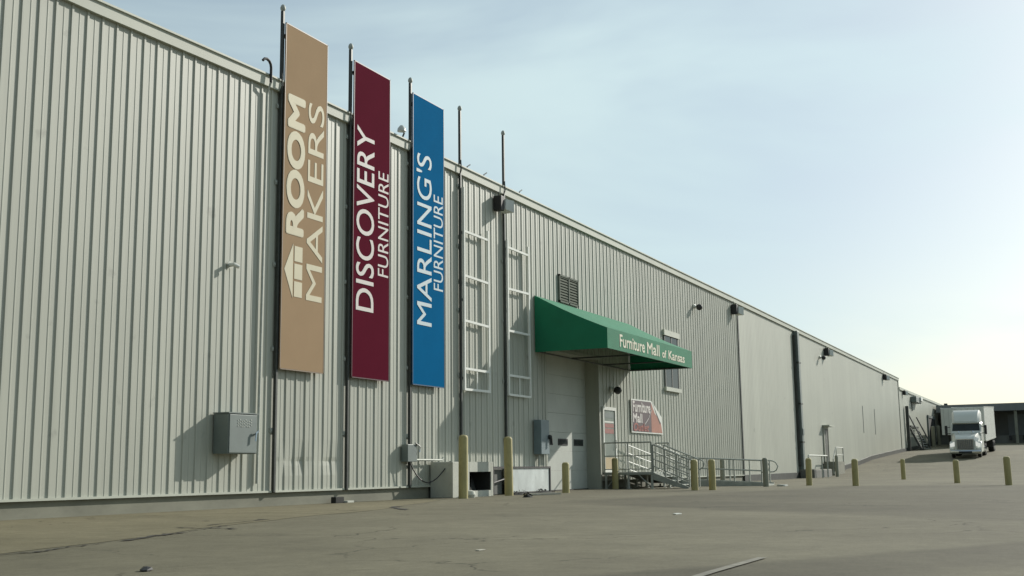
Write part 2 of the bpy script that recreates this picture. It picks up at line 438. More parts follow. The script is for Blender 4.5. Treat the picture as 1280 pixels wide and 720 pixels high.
# roof edge gutter
mb = MB()
for (a, za), (b, zb) in zip(TOP, TOP[1:]):
    sec = lambda x, z: [(x, .02, z-.27), (x, -.09, z-.27), (x, -.10, z-.05), (x, -.14, z-.04), (x, -.14, z), (x, .02, z)]
    mb.loft([sec(a, za), sec(b, zb)])
mb.build('roof_gutter', M['trim'], WH)
mb = MB(); mb.poly([(-40, .01, 9.4), (120, .01, 9.2), (120, 70, 11.2), (-40, 70, 11.4)]); mb.box(119.9, 120, .01, 70, 1, 9.2); mb.box(-40.1, -40, .01, 70, 0, 9.4)
mb.box(-40, 120, 69.9, 70, 0, 11); mb.build('roof', M['roof'], WH)
mb = MB()
mb.poly([(120, -.02, 9.30), (120, .5, 9.30), (120, .5, 8.3), (120, -.02, 8.3)]); mb.box(119.7, 120.02, -.06, -.01, 2, 9.05)
mb.build('corner_trim', M['wall2'], WH)
# recessed roller door
mb = MB()
mb.box(DX0-.12, DX0, -.02, .62, 0, DZ); mb.box(DX1, DX1+.12, -.045, .62, 0, DZ); mb.box(DX0-.12, DX1+.12, -.045, .62, DZ, DZ+.12)
mb.build('door_surround', M['wall2'], WH)
OD = MB()
z = .03
while z < 4.7:
    OD.box(DX0, DX1, .5, .56, z, z+.661, .004); z += .665
od = OD.build('overhead_door', M['door_white'], WH)
for a in (35.86, 37.27, 38.68):
    mb = MB(); mb.box(a, a+.83, .478, .505, 1.57, 1.80); w = mb.build('door_window', M['black'], od)
    mb = MB(); mb.box(a+.05, a+.78, .472, .479, 1.61, 1.76); mb.build('pane', M['glass'], od)
mb = MB(); mb.box(DX0, DX1, .46, .50, 0, .03); mb.build('door_seal', M['black'], od)
# person door with frame on the landing
FR = MB()
X0, X1, Z0, Z1 = 40.14, 41.5, .6, 3.03
for bx in ((X0, X0+.12, Z0, Z1), (X1-.12, X1, Z0, Z1), (X0+.12, X1-.12, Z1-.12, Z1)): FR.box(bx[0], bx[1], -.085, -.001, bx[2], bx[3])
ed = FR.build('entrance_door', M['white'], WH)
mb = MB(); mb.box(X0+.12, X1-.12, -.055, -.036, 1.15, Z1-.12); mb.build('pane', mat('pale reflective door glass', (.25, .28, .25), .3, 0, .2, 1.5, spec=.2), ed)
mb = MB(); mb.box(X0+.12, X1-.12, -.058, -.036, .72, 1.15); mb.build('kick_panel', M['kick'], ed)
mb = MB(); mb.box(X0+.12, X1-.12, -.07, -.036, .60, .72); mb.build('threshold', M['white'], ed)
for i, (a, b, mt) in enumerate(((2.62, 2.80, 'greybox'), (2.44, 2.50, 'white'), (2.26, 2.41, 'red'), (2.04, 2.22, 'red'))):
    mb = MB(); mb.box(X0+.2, X1-.24, -.062, -.0555, a, b); mb.build('notice', M[mt], ed)
mb = MB(); mb.tube([(X1-.16, -.09, 1.5), (X1-.16, -.12, 1.5), (X1-.16, -.12, 1.8), (X1-.16, -.09, 1.8)], .015); mb.build('handle', M['galv'], ed)
# louvred vent
mb = MB(); VX0, VX1, VZ0, VZ1 = 36.36, 38.06, 6.5, 7.48
for q in ((VX0, VX0+.06, VZ0, VZ1), (VX1-.06, VX1, VZ0, VZ1), (VX0, VX1, VZ1-.06, VZ1), (VX0, VX1, VZ0, VZ0+.06), (37.17, 37.25, VZ0, VZ1)): mb.box(q[0], q[1], -.075, -.002, q[2], q[3])
vt = mb.build('louver_vent', mat('dull vent frame', (.17, .18, .155), .85, spec=.1), WH)
mb = MB()
for s in range(9):
    z = VZ0+.09+s*.098
    for a, b in ((VX0+.06, 37.17), (37.25, VX1-.06)): mb.prism([(a, -.065, z), (a, -.038, z+.07), (a, -.036, z+.062), (a, -.061, z-.006)], (b-a, 0, 0))
mb.build('slats', mat('dull vent slats', (.14, .15, .125), .9, spec=.05), vt)
mb = MB(); mb.box(VX0+.06, VX1-.06, -.0365, -.0345, VZ0, VZ1); mb.build('backing', M['dark'], vt)
# tall narrow window behind the awning end
mb = MB(); WX0, WX1, WZ0, WZ1 = 47.6, 49.5, 4.2, 6.45
for q in ((WX0, WX0+.1, WZ0, WZ1), (WX1-.1, WX1, WZ0, WZ1), (48.5, 48.6, WZ0, WZ1), (WX0+.1, WX1-.1, 5.3, 5.36)): mb.box(q[0], q[1], -.065, -.002, q[2], q[3])
wn = mb.build('window', mat('dark window frame', (.10, .11, .10), .7), WH)
mb = MB(); mb.box(WX0+.02, WX1-.02, -.05, -.036, WZ0, WZ1); mb.build('pane', M['glass'], wn)
mb = MB(); mb.box(WX0-.1, WX1+.1, -.11, -.002, WZ1, WZ1+.24); mb.build('lintel', M['trim'], wn)
mb = MB(); mb.box(WX0-.1, WX1+.1, -.13, -.002, WZ0-.17, WZ0); mb.build('sill', M['trim'], wn)
# big square downpipe at the panel break
mb = MB(); mb.box(73.3, 73.8, -.30, -.012, .55, ztop(73)-.28, .03); dp = mb.build('downpipe', M['greybox'], WH)
mb = MB()
for z in (2.2, 4.6, 7.2): mb.box(73.24, 73.86, -.32, -.03, z, z+.1)
mb.box(73.1, 73.29, -.16, -.03, .75, 9.0)
mb.build('pipe_strap', M['steel'], dp)
mb = MB(); mb.box(73.35, 73.75, -.345, -.301, 2.7, 3.1, .01); mb.build('junction_box', M['greybox'], dp)
# second door further along
mb = MB(); mb.box(81.2, 81.36, -.09, -.01, 1.05, 3.45); mb.box(82.7, 82.86, -.09, -.01, 1.05, 3.45); mb.box(81.36, 82.7, -.09, -.01, 3.3, 3.45)
d2 = mb.build('side_door', M['wall2'], WH)
mb = MB(); mb.box(81.36, 82.7, -.05, -.012, 1.05, 3.3); mb.build('door_leaf', mat('grey door leaf', (.10, .105, .09), .5), d2)
mb = MB(); mb.box(81.1, 82.95, -.5, -.01, 3.45, 3.55); mb.build('door_hood', M['trim'], d2)
# faint strip of trim at the far half
for xa in (98, 104):
    mb = MB(); mb.box(xa, xa+.1, -.03, -.007, 3.4, 5.6); mb.build('wall_patch', M['greybox'], WH)

# lower wing beyond
WG = thing('warehouse_wing', (140, 0, 0), 'lower far wing of the warehouse stepped down at its roof, behind the truck', 'warehouse')
mb = MB(); prof = []; x = 120.03
while x < 161.9: prof += [(x, 0), (x+.06, -.006), (x+.14, -.006), (x+.2, 0)]; x += .3
prof.append((162, 0)); sheetwall(mb, prof, lambda x: gz(x)+.3, lambda x: 8.4-.0*x); mb.build('panel_wall', M['wall2'], WG)
mb = MB(); mb.box(120.03, 162, -.12, .3, 8.2, 8.46); mb.build('roof_gutter', M['trim'], WG)
mb = MB(); mb.box(120.03, 162, .3, 60, 8.0, 8.4); mb.build('roof', M['roof'], WG)
mb = MB()
for a, b in ((120.03, 130), (130, 141), (141, 150), (150, 162)): mb.prism([(a, -.07, gz(a)-.4), (b, -.07, gz(b)-.4), (b, -.07, gz(b)+.33), (a, -.07, gz(a)+.33)], (0, .065, 0))
mb.build('dark_plinth', M['steel'], WG)
mb = MB(); mb.box(142.5, 149.6, -.1, -.01, gz(146)+.2, 6.2); dd = mb.build('loading_door', M['dark'], WG)
mb = MB(); mb.box(142.2, 142.5, -.16, -.01, gz(143), 6.5); mb.box(142.2, 149.6, -.16, -.01, 6.2, 6.5); mb.build('door_frame', M['greybox'], dd)

# ------------------------------------------------------------------ awning
AX0, AX1, AY, AZt, AZf, AZb = 34.35, 43.32, -2.58, 6.46, 5.225, 4.56
AW = thing('awning', ((AX0+AX1)/2, 0, AZb), 'green canvas entrance awning with cream lettering over the roller door', 'awning')
mb = MB(); T = .012
# sloped top with a slight sag
n = 12
secs = []
for i in range(n+1):
    t = i/n; y = -.03 + (AY+.03)*t; z = AZt+(AZf-AZt)*t - .05*math.sin(math.pi*t)
    secs.append((y, z))
top = [[(AX0, y, z) for y, z in secs], [(AX1, y, z) for y, z in secs]]
for y0z, y1z in zip(secs, secs[1:]):
    mb.prism([(AX0, y0z[0], y0z[1]), (AX0, y1z[0], y1z[1]), (AX0, y1z[0], y1z[1]-T), (AX0, y0z[0], y0z[1]-T)], (AX1-AX0, 0, 0))
bmesh.ops.remove_doubles(mb.bm, verts=mb.bm.verts[:], dist=1e-5)
mb.build('top_cover', M['green'], AW)
mb = MB(); mb.box(AX0, AX1, AY-T, AY-.0005, AZb, AZf-.002); fa = mb.build('front_valance', M['green'], AW)
for xa in (AX0, AX1-T):
    mb = MB(); mb.prism([(xa, -.03, AZb)] + [(xa, y+.001, z-T-.001) for y, z in secs] + [(xa, AY+.001, AZb)], (T, 0, 0)); mb.build('side_panel', M['green'], AW)
mb = MB()
r_ = .025
for xx in (AX0+.06, 37.3, 40.3, AX1-.06):
    mb.tube([(xx, -.06, AZb+.03), (xx, AY+.06, AZb+.03)], r_); mb.tube([(xx, -.06, AZt-.12), (xx, AY+.06, AZf-.14)], r_); mb.tube([(xx, AY+.06, AZb+.03), (xx, AY+.06, AZf-.14)], r_)
mb.tube([(AX0+.06, AY+.06, AZb+.03), (AX1-.06, AY+.06, AZb+.03)], r_); mb.tube([(AX0+.06, -.06, AZb+.03), (AX1-.06, -.06, AZb+.03)], r_)
mb.build('frame', M['steel'], AW)

# lettering: font outlines turned into solid geometry, fitted into a box
def text_verts(body, weight=0.0, extrude=.01, shear=0):
    cu = bpy.data.curves.new('t', 'FONT'); cu.body = body; cu.size = 1; cu.offset = weight; cu.extrude = extrude; cu.resolution_u = 5; cu.shear = shear
    o = bpy.data.objects.new('t', cu); COL.objects.link(o)
    dg = bpy.context.evaluated_depsgraph_get(); dg.update()
    me = bpy.data.meshes.new_from_object(o.evaluated_get(dg))
    bpy.data.objects.remove(o); bpy.data.curves.remove(cu)
    return me
def lettering(name, body, box, y, mt, parent, up=False, weight=0.0, thick=.006, shear=0, bold=0):
    """box = x0,x1,z0,z1 on the plane facing -y; up=True: reads bottom to top"""
    me = text_verts(body, weight, .01, shear)
    vs = [v.co.copy() for v in me.vertices]
    u0, u1 = min(v.x for v in vs), max(v.x for v in vs); v0, v1 = min(v.y for v in vs), max(v.y for v in vs)
    off = base_of(parent); x0, x1, z0, z1 = box
    for v, c in zip(me.vertices, vs):
        a = (c.x-u0)/(u1-u0); b = (c.y-v0)/(v1-v0); d = y - (thick if c.z > 0 else 0)
        p = Vector((x1+(x0-x1)*b, d, z0+(z1-z0)*a)) if up else Vector((x0+(x1-x0)*a, d, z0+(z1-z0)*b))
        v.co = p-off
    me.name = name; me.materials.clear(); me.materials.append(mt)
    bm = bmesh.new(); bm.from_mesh(me)
    if bold:      # heavier strokes: the outline repeated a little to each side, each layer half a millimetre prouder
        n0 = bm.verts[:] + bm.edges[:] + bm.faces[:]
        for i, (a, b) in enumerate(((1, 0), (-1, 0), (0, 1), (0, -1), (.7, .7), (-.7, .7), (.7, -.7), (-.7, -.7))):
            r = bmesh.ops.duplicate(bm, geom=n0)
            for v in r['geom']:
                if isinstance(v, bmesh.types.BMVert): v.co += Vector((a*bold, -.0005*(i+1), b*bold))
    bm.to_mesh(me); bm.free()
    o = bpy.data.objects.new(name, me); COL.objects.link(o); o.parent = parent
    return o
yt = AY-T-.0005
lettering('lettering', 'Furniture', (35.45, 37.86, 4.70, 5.10), yt, M['cream'], AW, bold=.012)
lettering('lettering', 'Mall', (38.12, 39.42, 4.70, 5.09), yt, M['cream'], AW, bold=.012)
lettering('lettering', 'of', (39.75, 40.18, 4.70, 4.97), yt, M['cream'], AW, bold=.014)
lettering('lettering', 'Kansas', (40.45, 42.35, 4.69, 5.0), yt, M['cream'], AW, bold=.012)

# ------------------------------------------------------------------ banners, poles and empty frames
PX = [20.60, 23.40, 26.32, 29.16, 32.06]
def make_pole(x, label):
    t = thing('banner_pole', (x, -.1, .3), label, 'pole', 'steel poles along the wall')
    mb = MB(); mb.box(x-.036, x+.036, -.105, -.03, .3, 11.36, .008); mb.build('post', M['steel'], t)
    mb = MB(); mb.lathe((x, -.068, 11.36), [(.036, 0), (.06, .03), (.065, .08), (.05, .13), (.02, .16)], 12); mb.build('finial', M['galv'], t, True)
    for z in (1.6, 3.4, 5.3, 7.2, 9.0):
        mb = MB(); mb.box(x-.11, x+.11, -.034, -.02, z, z+.10); mb.lathe((x-.08, -.034, z+.05), [(.018, 0), (.018, -.02)], 8, 'y'); mb.lathe((x+.08, -.034, z+.05), [(.018, 0), (.018, -.02)], 8, 'y')
        mb.build('wall_bracket', M['galv'], t)
    mb = MB()
    for s in (-1,): mb.tube([(x+s*.06, -.07, 9.35), (x+s*.10, -.17, 9.5), (x+s*.13, -.17, 9.8)], .02, 6)
    mb.build('eave_clamp', M['steel'], t)
    return t
make_pole(PX[0], 'tall dark pole holding the tan banner')
make_pole(PX[1], 'tall dark pole holding the maroon banner')
make_pole(PX[2], 'tall dark pole holding the blue banner')
make_pole(PX[3], 'tall dark pole with empty white frame, nearer to blue banner')
make_pole(PX[4], 'tall dark pole with empty white frame, nearer to green awning')
YB = -.235
def make_banner(x0, x1, label, mt, name='banner_sign'):
    t = thing(name, ((x0+x1)/2, YB, 3.0), label, 'banner', 'tall vertical banners on the wall')
    mb = MB(); mb.box(x0, x1, YB, YB+.022, 3.0, 11.03, .004); mb.build('panel', mt, t)
    mb = MB()
    for q in ((x0-.02, x1+.02, 2.975, 2.999), (x0-.02, x1+.02, 11.031, 11.055), (x0-.022, x0-.0005, 2.975, 11.055), (x1+.0005, x1+.022, 2.975, 11.055)): mb.box(q[0], q[1], YB-.004, YB+.03, q[2], q[3])
    mb.build('edge_frame', mat(mt.name+' edge', tuple(Vector(mt.node_tree.nodes['Color Ramp'].color_ramp.elements[0].color[:3])*.6), .5), t)
    for z in (3.3, 5.6, 8.0, 10.7):
        mb = MB(); mb.box(x0-.03, x0+.25, YB+.024, YB+.10, z, z+.07); mb.build('arm', M['steel'], t)
    return t
yl = YB-.0005
b1 = make_banner(20.53, 22.15, 'tan vertical banner with sand coloured lettering and house emblem', M['tan'])
lettering('lettering', 'ROOM', (20.66, 21.26, 6.12, 9.34), yl, M['letttan'], b1, True, bold=.045)
lettering('lettering', 'MAKERS', (21.42, 22.05, 4.64, 9.42), yl, M['letttan'], b1, True)
mb = MB(); y2 = yl-.006
mb.prism([(20.92, yl, 4.62), (20.92, yl, 5.88), (20.60, yl, 5.25)], (0, -.006, 0))
for za in (4.66, 5.07, 5.48): mb.box(20.97, 21.27, y2, yl, za, za+.355)
mb.build('house_emblem', M['letttan'], b1)
b2 = make_banner(23.34, 25.0, 'maroon vertical banner with white lettering', M['maroon'])
lettering('lettering', 'DISCOVERY', (23.46, 24.26, 4.67, 9.39), yl, M['lettwhite'], b2, True, bold=.007)
lettering('lettering', 'FURNITURE', (24.46, 24.95, 5.66, 8.42), yl, M['lettwhite'], b2, True, 0)
b3 = make_banner(26.2, 27.88, 'blue vertical banner with pale lettering', M['blue'])
lettering('lettering', "MARLING'S", (26.36, 27.18, 4.62, 9.42), yl, M['lettblue'], b3, True, bold=.003)
lettering('lettering', 'FURNITURE', (27.30, 27.82, 5.68, 8.40), yl, M['lettblue'], b3, True, 0)
def make_frame(x0, x1, ztp, label, tilt):
    t = thing('empty_banner_rack', ((x0+x1)/2, -.2, 3.0), label, 'frame', 'empty banner frames beside the awning')
    W_ = M['rack']; w = .034
    mb = MB(); mb.box(x0-w, x0+w, -.25, -.19, 2.99, ztp); mb.build('rail', W_, t)
    mb = MB(); mb.prism([(x1-w, -.25, 2.99), (x1+w, -.25, 2.99), (x1+tilt+w, -.25, 7.95), (x1+tilt-w, -.25, 7.95)], (0, .06, 0)); mb.build('rail', W_, t)
    for z in (3.02, 3.62, 5.02, 6.35, 7.68):
        dz = random.uniform(-.03, .03); xe = x1+tilt*(z-3)/5-w-.001
        mb = MB(); mb.prism([(x0+w+.001, -.245, z-w), (x0+w+.001, -.245, z+w), (xe, -.245, z+dz+w), (xe, -.245, z+dz-w)], (0, .05, 0)); mb.build('rung', W_, t)
    mb = MB(); mb.box((x0+x1)/2-.02, (x0+x1)/2+.02, -.235, -.205, 3.06, 3.58); mb.build('strut', W_, t)
    for z in (3.3, 5.6, 7.6):
        mb = MB(); mb.box(x0-.03, x0+.03, -.189, -.13, z, z+.07); mb.build('arm', M['steel'], t)
    return t
f1 = make_frame(29.1, 30.65, 9.0, 'white empty ladder-like banner frame next to the blue banner', -.02)
f2 = make_frame(31.96, 33.52, 7.9, 'white empty ladder-like banner frame beside the green awning', -.03)

for o_, dx in ((b1, .115), (b2, .128), (b3, .143), (f1, .15), (f2, .165)): o_.location += Vector((dx, .08, .025))

# ------------------------------------------------------------------ wall sign
SG = thing('wall_sign', (45.1, -.05, 2.13), 'plum and orange wall sign with a folded white corner, above the ramp', 'sign')
yS = -.04
out = [(43.22, 2.14), (43.22, 3.47), (45.62, 3.49), (46.90, 2.80), (47.0, 2.14)]
mb = MB(); mb.prism([(x, yS, z) for x, z in out], (0, -.03, 0)); mb.build('board', M['white'], SG)
yf = yS-.031
mb = MB(); mb.prism([(x, yf, z) for x, z in ((43.28, 2.19), (43.28, 3.42), (45.55, 3.44), (45.55, 2.19))], (0, -.003, 0)); mb.build('plum_face', M['sign_plum'], SG)
mb = MB(); mb.prism([(x, yf, z) for x, z in ((45.56, 2.19), (45.56, 3.42), (46.0, 3.0), (46.75, 2.65), (46.92, 2.19))], (0, -.003, 0)); mb.build('orange_face', M['sign_orange'], SG)
mb = MB(); mb.prism([(x, yf-.004, z) for x, z in ((45.66, 3.47), (46.9, 2.84), (46.70, 2.62))], (0, -.003, 0)); mb.build('folded_corner', M['white'], SG)
mb = MB(); mb.prism([(x, yf-.0035, z) for x, z in ((45.95, 3.2), (46.72, 2.62), (46.62, 2.55))], (0, -.0025, 0)); mb.build('fold_shadow', M['black'], SG)  # shadow of the folded corner, drawn as a black sliver
lettering('lettering', 'Furniture', (43.36, 45.42, 2.98, 3.38), yf-.0035, M['lettwhite'], SG, bold=.02)
lettering('lettering', 'Mall', (43.36, 44.42, 2.56, 2.90), yf-.0035, M['lettwhite'], SG, bold=.02)
lettering('lettering', 'Outlet', (43.4, 45.2, 2.22, 2.52), yf-.0035, M['sign_red'], SG, bold=.012, shear=.25)
mb = MB(); mb.tube([(44.75, yf-.005, 2.5), (45.2, yf-.005, 2.75), (45.62, yf-.005, 3.12)], .014, 6); mb.build('string', M['lettwhite'], SG)

# ------------------------------------------------------------------ boxes, conduits and fittings on the wall
EB = thing('electrical_box', (19.1, -.2, 1.12), 'large grey green electrical enclosure on the wall left of the tan banner', 'electrical box')
mb = MB(); mb.box(18.64, 19.55, -.42, -.03, 1.12, 1.94, .012); mb.build('body', M['greybox'], EB)
mb = MB(); mb.box(18.66, 19.535, -.438, -.4205, 1.14, 1.92, .006); dr = mb.build('door', M['greybox'], EB)
mb = MB()
for r in range(3):
    for c in range(8): mb.box(18.9+c*.06, 18.93+c*.06, -.446, -.4385, 1.68+r*.055+.02*math.sin(c*2), 1.70+r*.055+.02*math.sin(c*2))
mb.build('vent_louvers', M['galv'], dr)
mb = MB(); mb.tube([(19.45, -.44, 1.52), (19.44, -.50, 1.55), (19.5, -.51, 1.60)], .02); mb.tube([(19.44, -.50, 1.55), (19.42, -.50, 1.38)], .018); mb.build('handle', M['chrome'], dr)
mb = MB(); mb.box(18.62, 19.57, -.445, -.03, 1.941, 1.965); mb.build('drip_hood', M['greybox'], EB)
DS = thing('disconnect_switch', (34.42, -.15, 1.22), 'blue grey switch box with black handle beside the roller door', 'switch box')
mb = MB(); mb.box(34.12, 34.75, -.31, -.035, 1.22, 2.33, .012); mb.build('body', M['bluebox'], DS)
mb = MB(); mb.lathe((34.72, -.31, 1.78), [(.075, 0), (.075, -.07), (.05, -.09)], 14, 'y'); mb.tube([(34.72, -.39, 1.8), (34.75, -.41, 1.52)], .03); mb.build('handle', M['black'], DS)
for xx in (34.25, 34.42, 34.58):
    mb = MB(); mb.tube([(xx, -.16, 1.225), (xx, -.16, .86)], .035); mb.build('conduit', M['alu'], DS)
SB = thing('meter_box', (26.2, -.1, .97), 'small grey meter box low on the wall under the blue banner', 'meter box')
mb = MB(); mb.box(25.95, 26.42, -.24, -.035, .97, 1.42, .01); mb.build('body', M['greybox'], SB)
mb = MB(); mb.tube([(26.42, -.14, 1.02), (27.9, -.14, 1.02), (28.0, -.14, 1.08)], .028); mb.build('conduit', M['alu'], SB)
pts = []
for k in range(13):
    t = k/12; pts.append((26.1+1.55*t, -.2-.35*t, .98-.62*math.sin(math.pi*t**.85)*.9))
mb = MB(); mb.tube(pts, .017, 6); mb.build('cable', M['black'], SB)
mb = MB(); mb.tube([(26.45, -.25, 1.42), (26.52, -.27, 1.36), (26.5, -.27, 1.22)], .02); mb.tube([(26.3, -.25, 1.46), (26.42, -.26, 1.40)], .02); mb.build('lever', M['chrome'], SB)
GN = thing('gooseneck_conduit', (20.08, -.08, 1.9), 'thin conduit with a bent top running up the wall left of the tan banner', 'conduit')
mb = MB(); mb.tube([(20.02, -.07, .5), (20.05, -.07, 4), (20.08, -.07, 9.2), (20.08, -.17, 9.45)], .03); mb.build('pipe', M['galv'], GN)
mb = MB(); mb.tube([(20.08, -.17, 9.45)]+[(20.08-.16+.16*math.cos(a), -.17, 9.8+.16*math.sin(a)) for a in [0, .5, 1.0, 1.57, 2.1, 2.6]], .032); mb.build('bent_top', M['black'], GN, True)
SP = thing('wall_spout', (19.12, -.05, 5.05), 'small pale pipe stub poking out of the wall above the grey electrical enclosure', 'pipe stub')
mb = MB(); mb.tube([(19.0, -.035, 5.1), (19.0, -.16, 5.1), (19.1, -.2, 5.06)], .045); mb.build('stub', M['white'], SP)
mb = MB(); mb.lathe((19.0, -.036, 5.1), [(.08, 0), (.08, -.012)], 12, 'y'); mb.build('flange', M['galv'], SP)
# flood lights and cameras
def flood(x, z, label, s=1.0, y=0):
    t = thing('flood_light', (x, -.05, z), label, 'flood light', 'flood lights along the roof edge')
    mb = MB(); mb.box(x-.22*s, x+.02*s, -.30*s, -.03, z-.22*s, z+.25*s, .02); mb.build('ballast_box', M['black'], t)
    mb = MB(); mb.loft([[(x+.03*s, -.34*s, z-.16*s), (x+.03*s, -.34*s, z+.16*s), (x+.03*s, -.1*s, z+.16*s), (x+.03*s, -.1*s, z-.16*s)],
                        [(x+.30*s, -.50*s, z-.24*s), (x+.30*s, -.50*s, z+.14*s), (x+.30*s, -.14*s, z+.14*s), (x+.30*s, -.14*s, z-.24*s)]]); h = mb.build('hood', M['lens'], t)
    mb = MB(); mb.tube([(x, -.1, z+.1*s), (x, -.1, z+.42*s)], .02); mb.build('stem', M['steel'], t)
    return t
flood(31.62, 8.98, 'flood light under the roof edge between the two empty frames')
flood(59.0, 8.9, 'flood light at the top of the joint between ribbed and flat wall', 1.1)
flood(83.3, 8.75, 'flood light just right of the tall square downpipe', 1.15)
flood(110.3, 8.75, 'flood light near the far end of the high wall', 1.1)
flood(122.9, 8.02, 'flood light on the lower far wing by its step', 1.0)
def camera_(x, z, label):
    t = thing('security_camera', (x, -.05, z), label, 'camera', 'cameras on the wall')
    mb = MB(); mb.lathe((x, -.03, z), [(.11, 0), (.11, -.06), (.05, -.10), (.05, -.22)], 12, 'y'); mb.build('mount', M['white'], t, True)
    mb = MB(); mb.lathe((x, -.30, z-.05), [(.05, -.14), (.14, -.07), (.16, 0), (.13, .09), (.04, .15)], 12); mb.build('dome', M['black'], t, True)
camera_(52.2, 8.26, 'dark dome camera high on the ribbed wall right of the awning')
camera_(81.4, 8.25, 'dark dome camera below a flood light on the flat wall')
camera_(41.15, 3.72, 'dark dome camera above the entrance door')
RC = thing('roof_lamp', (25.9, -.1, 9.75), 'small lamp head poking over the roof edge between maroon and blue banners', 'lamp')
mb = MB(); mb.tube([(25.95, .0, 9.62), (25.95, -.1, 9.82), (25.8, -.14, 9.88)], .025); mb.build('arm', M['steel'], RC)
mb = MB(); mb.lathe((25.72, -.16, 9.80), [(.12, 0), (.11, .08), (.05, .16)], 12); mb.build('head', M['lens'], RC, True)
for xx, lab in ((29.9, 'short bent wire on the roof edge near the fourth pole'), (31.0, 'short bent wire on the roof edge just left of the fifth pole'), (33.55, 'short bent wire on the roof edge right of the fifth pole')):
    mb = MB(); mb.tube([(xx, .1, 9.62), (xx+.02, .1, 9.84), (xx+.22, .1, 9.95)], .018, 6); tag(mb.build('roof_wire', M['steel']), lab, 'wire', 'wires on the roof edge')
WB = thing('sign_lamp', (131.2, -.3, 7.6), 'wide lamp bracket high on the far wing wall', 'lamp')
mb = MB(); mb.box(128.6, 133, -.6, -.02, 7.35, 7.95, .05); mb.build('housing', M['greybox'], WB)
mb = MB(); mb.box(131.5, 133.1, -.75, -.601, 7.55, 8.0, .05); mb.build('lens', M['white'], WB)
mb = MB(); mb.tube([(128.9, -.1, 7.35), (128.7, -.1, 6.4)], .06); mb.build('conduit', M['steel'], WB)

# ------------------------------------------------------------------ concrete bin and steel frame by the wall
CB = thing('concrete_bin', (28.6, -.4, 0), 'pale open-fronted concrete bin standing against the wall', 'bin')
yF = -.74
mb = MB()
mb.box(27.44, 28.40, yF, -.045, 0, .965, .015)
mb.box(28.4005, 29.70, -.12, -.045, 0, .965); mb.box(29.70, 29.84, yF, -.045, 0, .965, .012)
mb.box(28.4005, 29.70, yF, -.1205, .69, .965); mb.box(28.4005, 29.70, yF, -.1205, 0, .17)
mb.build('shell', M['conc_pale'], CB)
mb = MB(); mb.box(28.4005, 29.70, -.128, -.121, .1705, .6895); mb.box(28.41, 29.69, yF+.05, -.129, .1705, .178); mb.box(28.401, 28.41, yF+.02, -.129, .18, .689); mb.box(29.69, 29.6995, yF+.03, -.129, .18, .68); mb.box(28.411, 29.689, yF+.03, -.129, .681, .6895); mb.build('painted_shade', M['dark'], CB)  # no real lining: dark sheets stand in for shade on the pale concrete inside
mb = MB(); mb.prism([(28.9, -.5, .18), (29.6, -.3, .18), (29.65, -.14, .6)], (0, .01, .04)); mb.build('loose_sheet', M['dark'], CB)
mb = MB(); mb.lathe((28.05, -.95, 0), [(.13, 0), (.15, .08), (.11, .17), (.03, .2)], 10); tag(mb.build('white_sack', M['conc_pale'], smooth=True), 'small pale lump at the corner of the concrete bin', 'sack')
SF = thing('steel_barrier', (32.5, -.4, 0), 'low black steel frame with a dirty white panel against the wall', 'barrier')
mb = MB()
for q in ((30.45, 34.55, .775, .83), ): mb.box(q[0], q[1], -.43, -.37, q[2], q[3])
mb.box(30.45, 30.51, -.43, -.37, 0, .774); mb.box(31.28, 31.38, -.43, -.37, 0, .774); mb.box(34.49, 34.55, -.43, -.37, 0, .774)
mb.box(34.49, 34.55, -.369, -.04, .775, .83); mb.box(31.39, 34.489, -.42, -.38, .0, .05)
mb.build('frame', M['black'], SF)
mb = MB(); mb.tube([(30.5, -.40, .36), (31.3, -.40, .47)], .025); mb.build('brace', M['black'], SF)
mb = MB(); mb.box(31.40, 34.47, -.40, -.385, .06, .77); mb.build('white_panel', mat('stained white sheet', (.58, .62, .60), .5, 0, .2, 2.2, (1, 1, .4), .5), SF)
mb = MB(); mb.box(30.52, 31.27, -.3, -.29, .02, .77); mb.build('mesh_infill', mat('grey mesh infill', (.10, .105, .095), .7), SF)
mb = MB(); mb.box(31.4, 34.45, -.36, -.05, .80, .815); mb.build('shelf', M['galv'], SF)

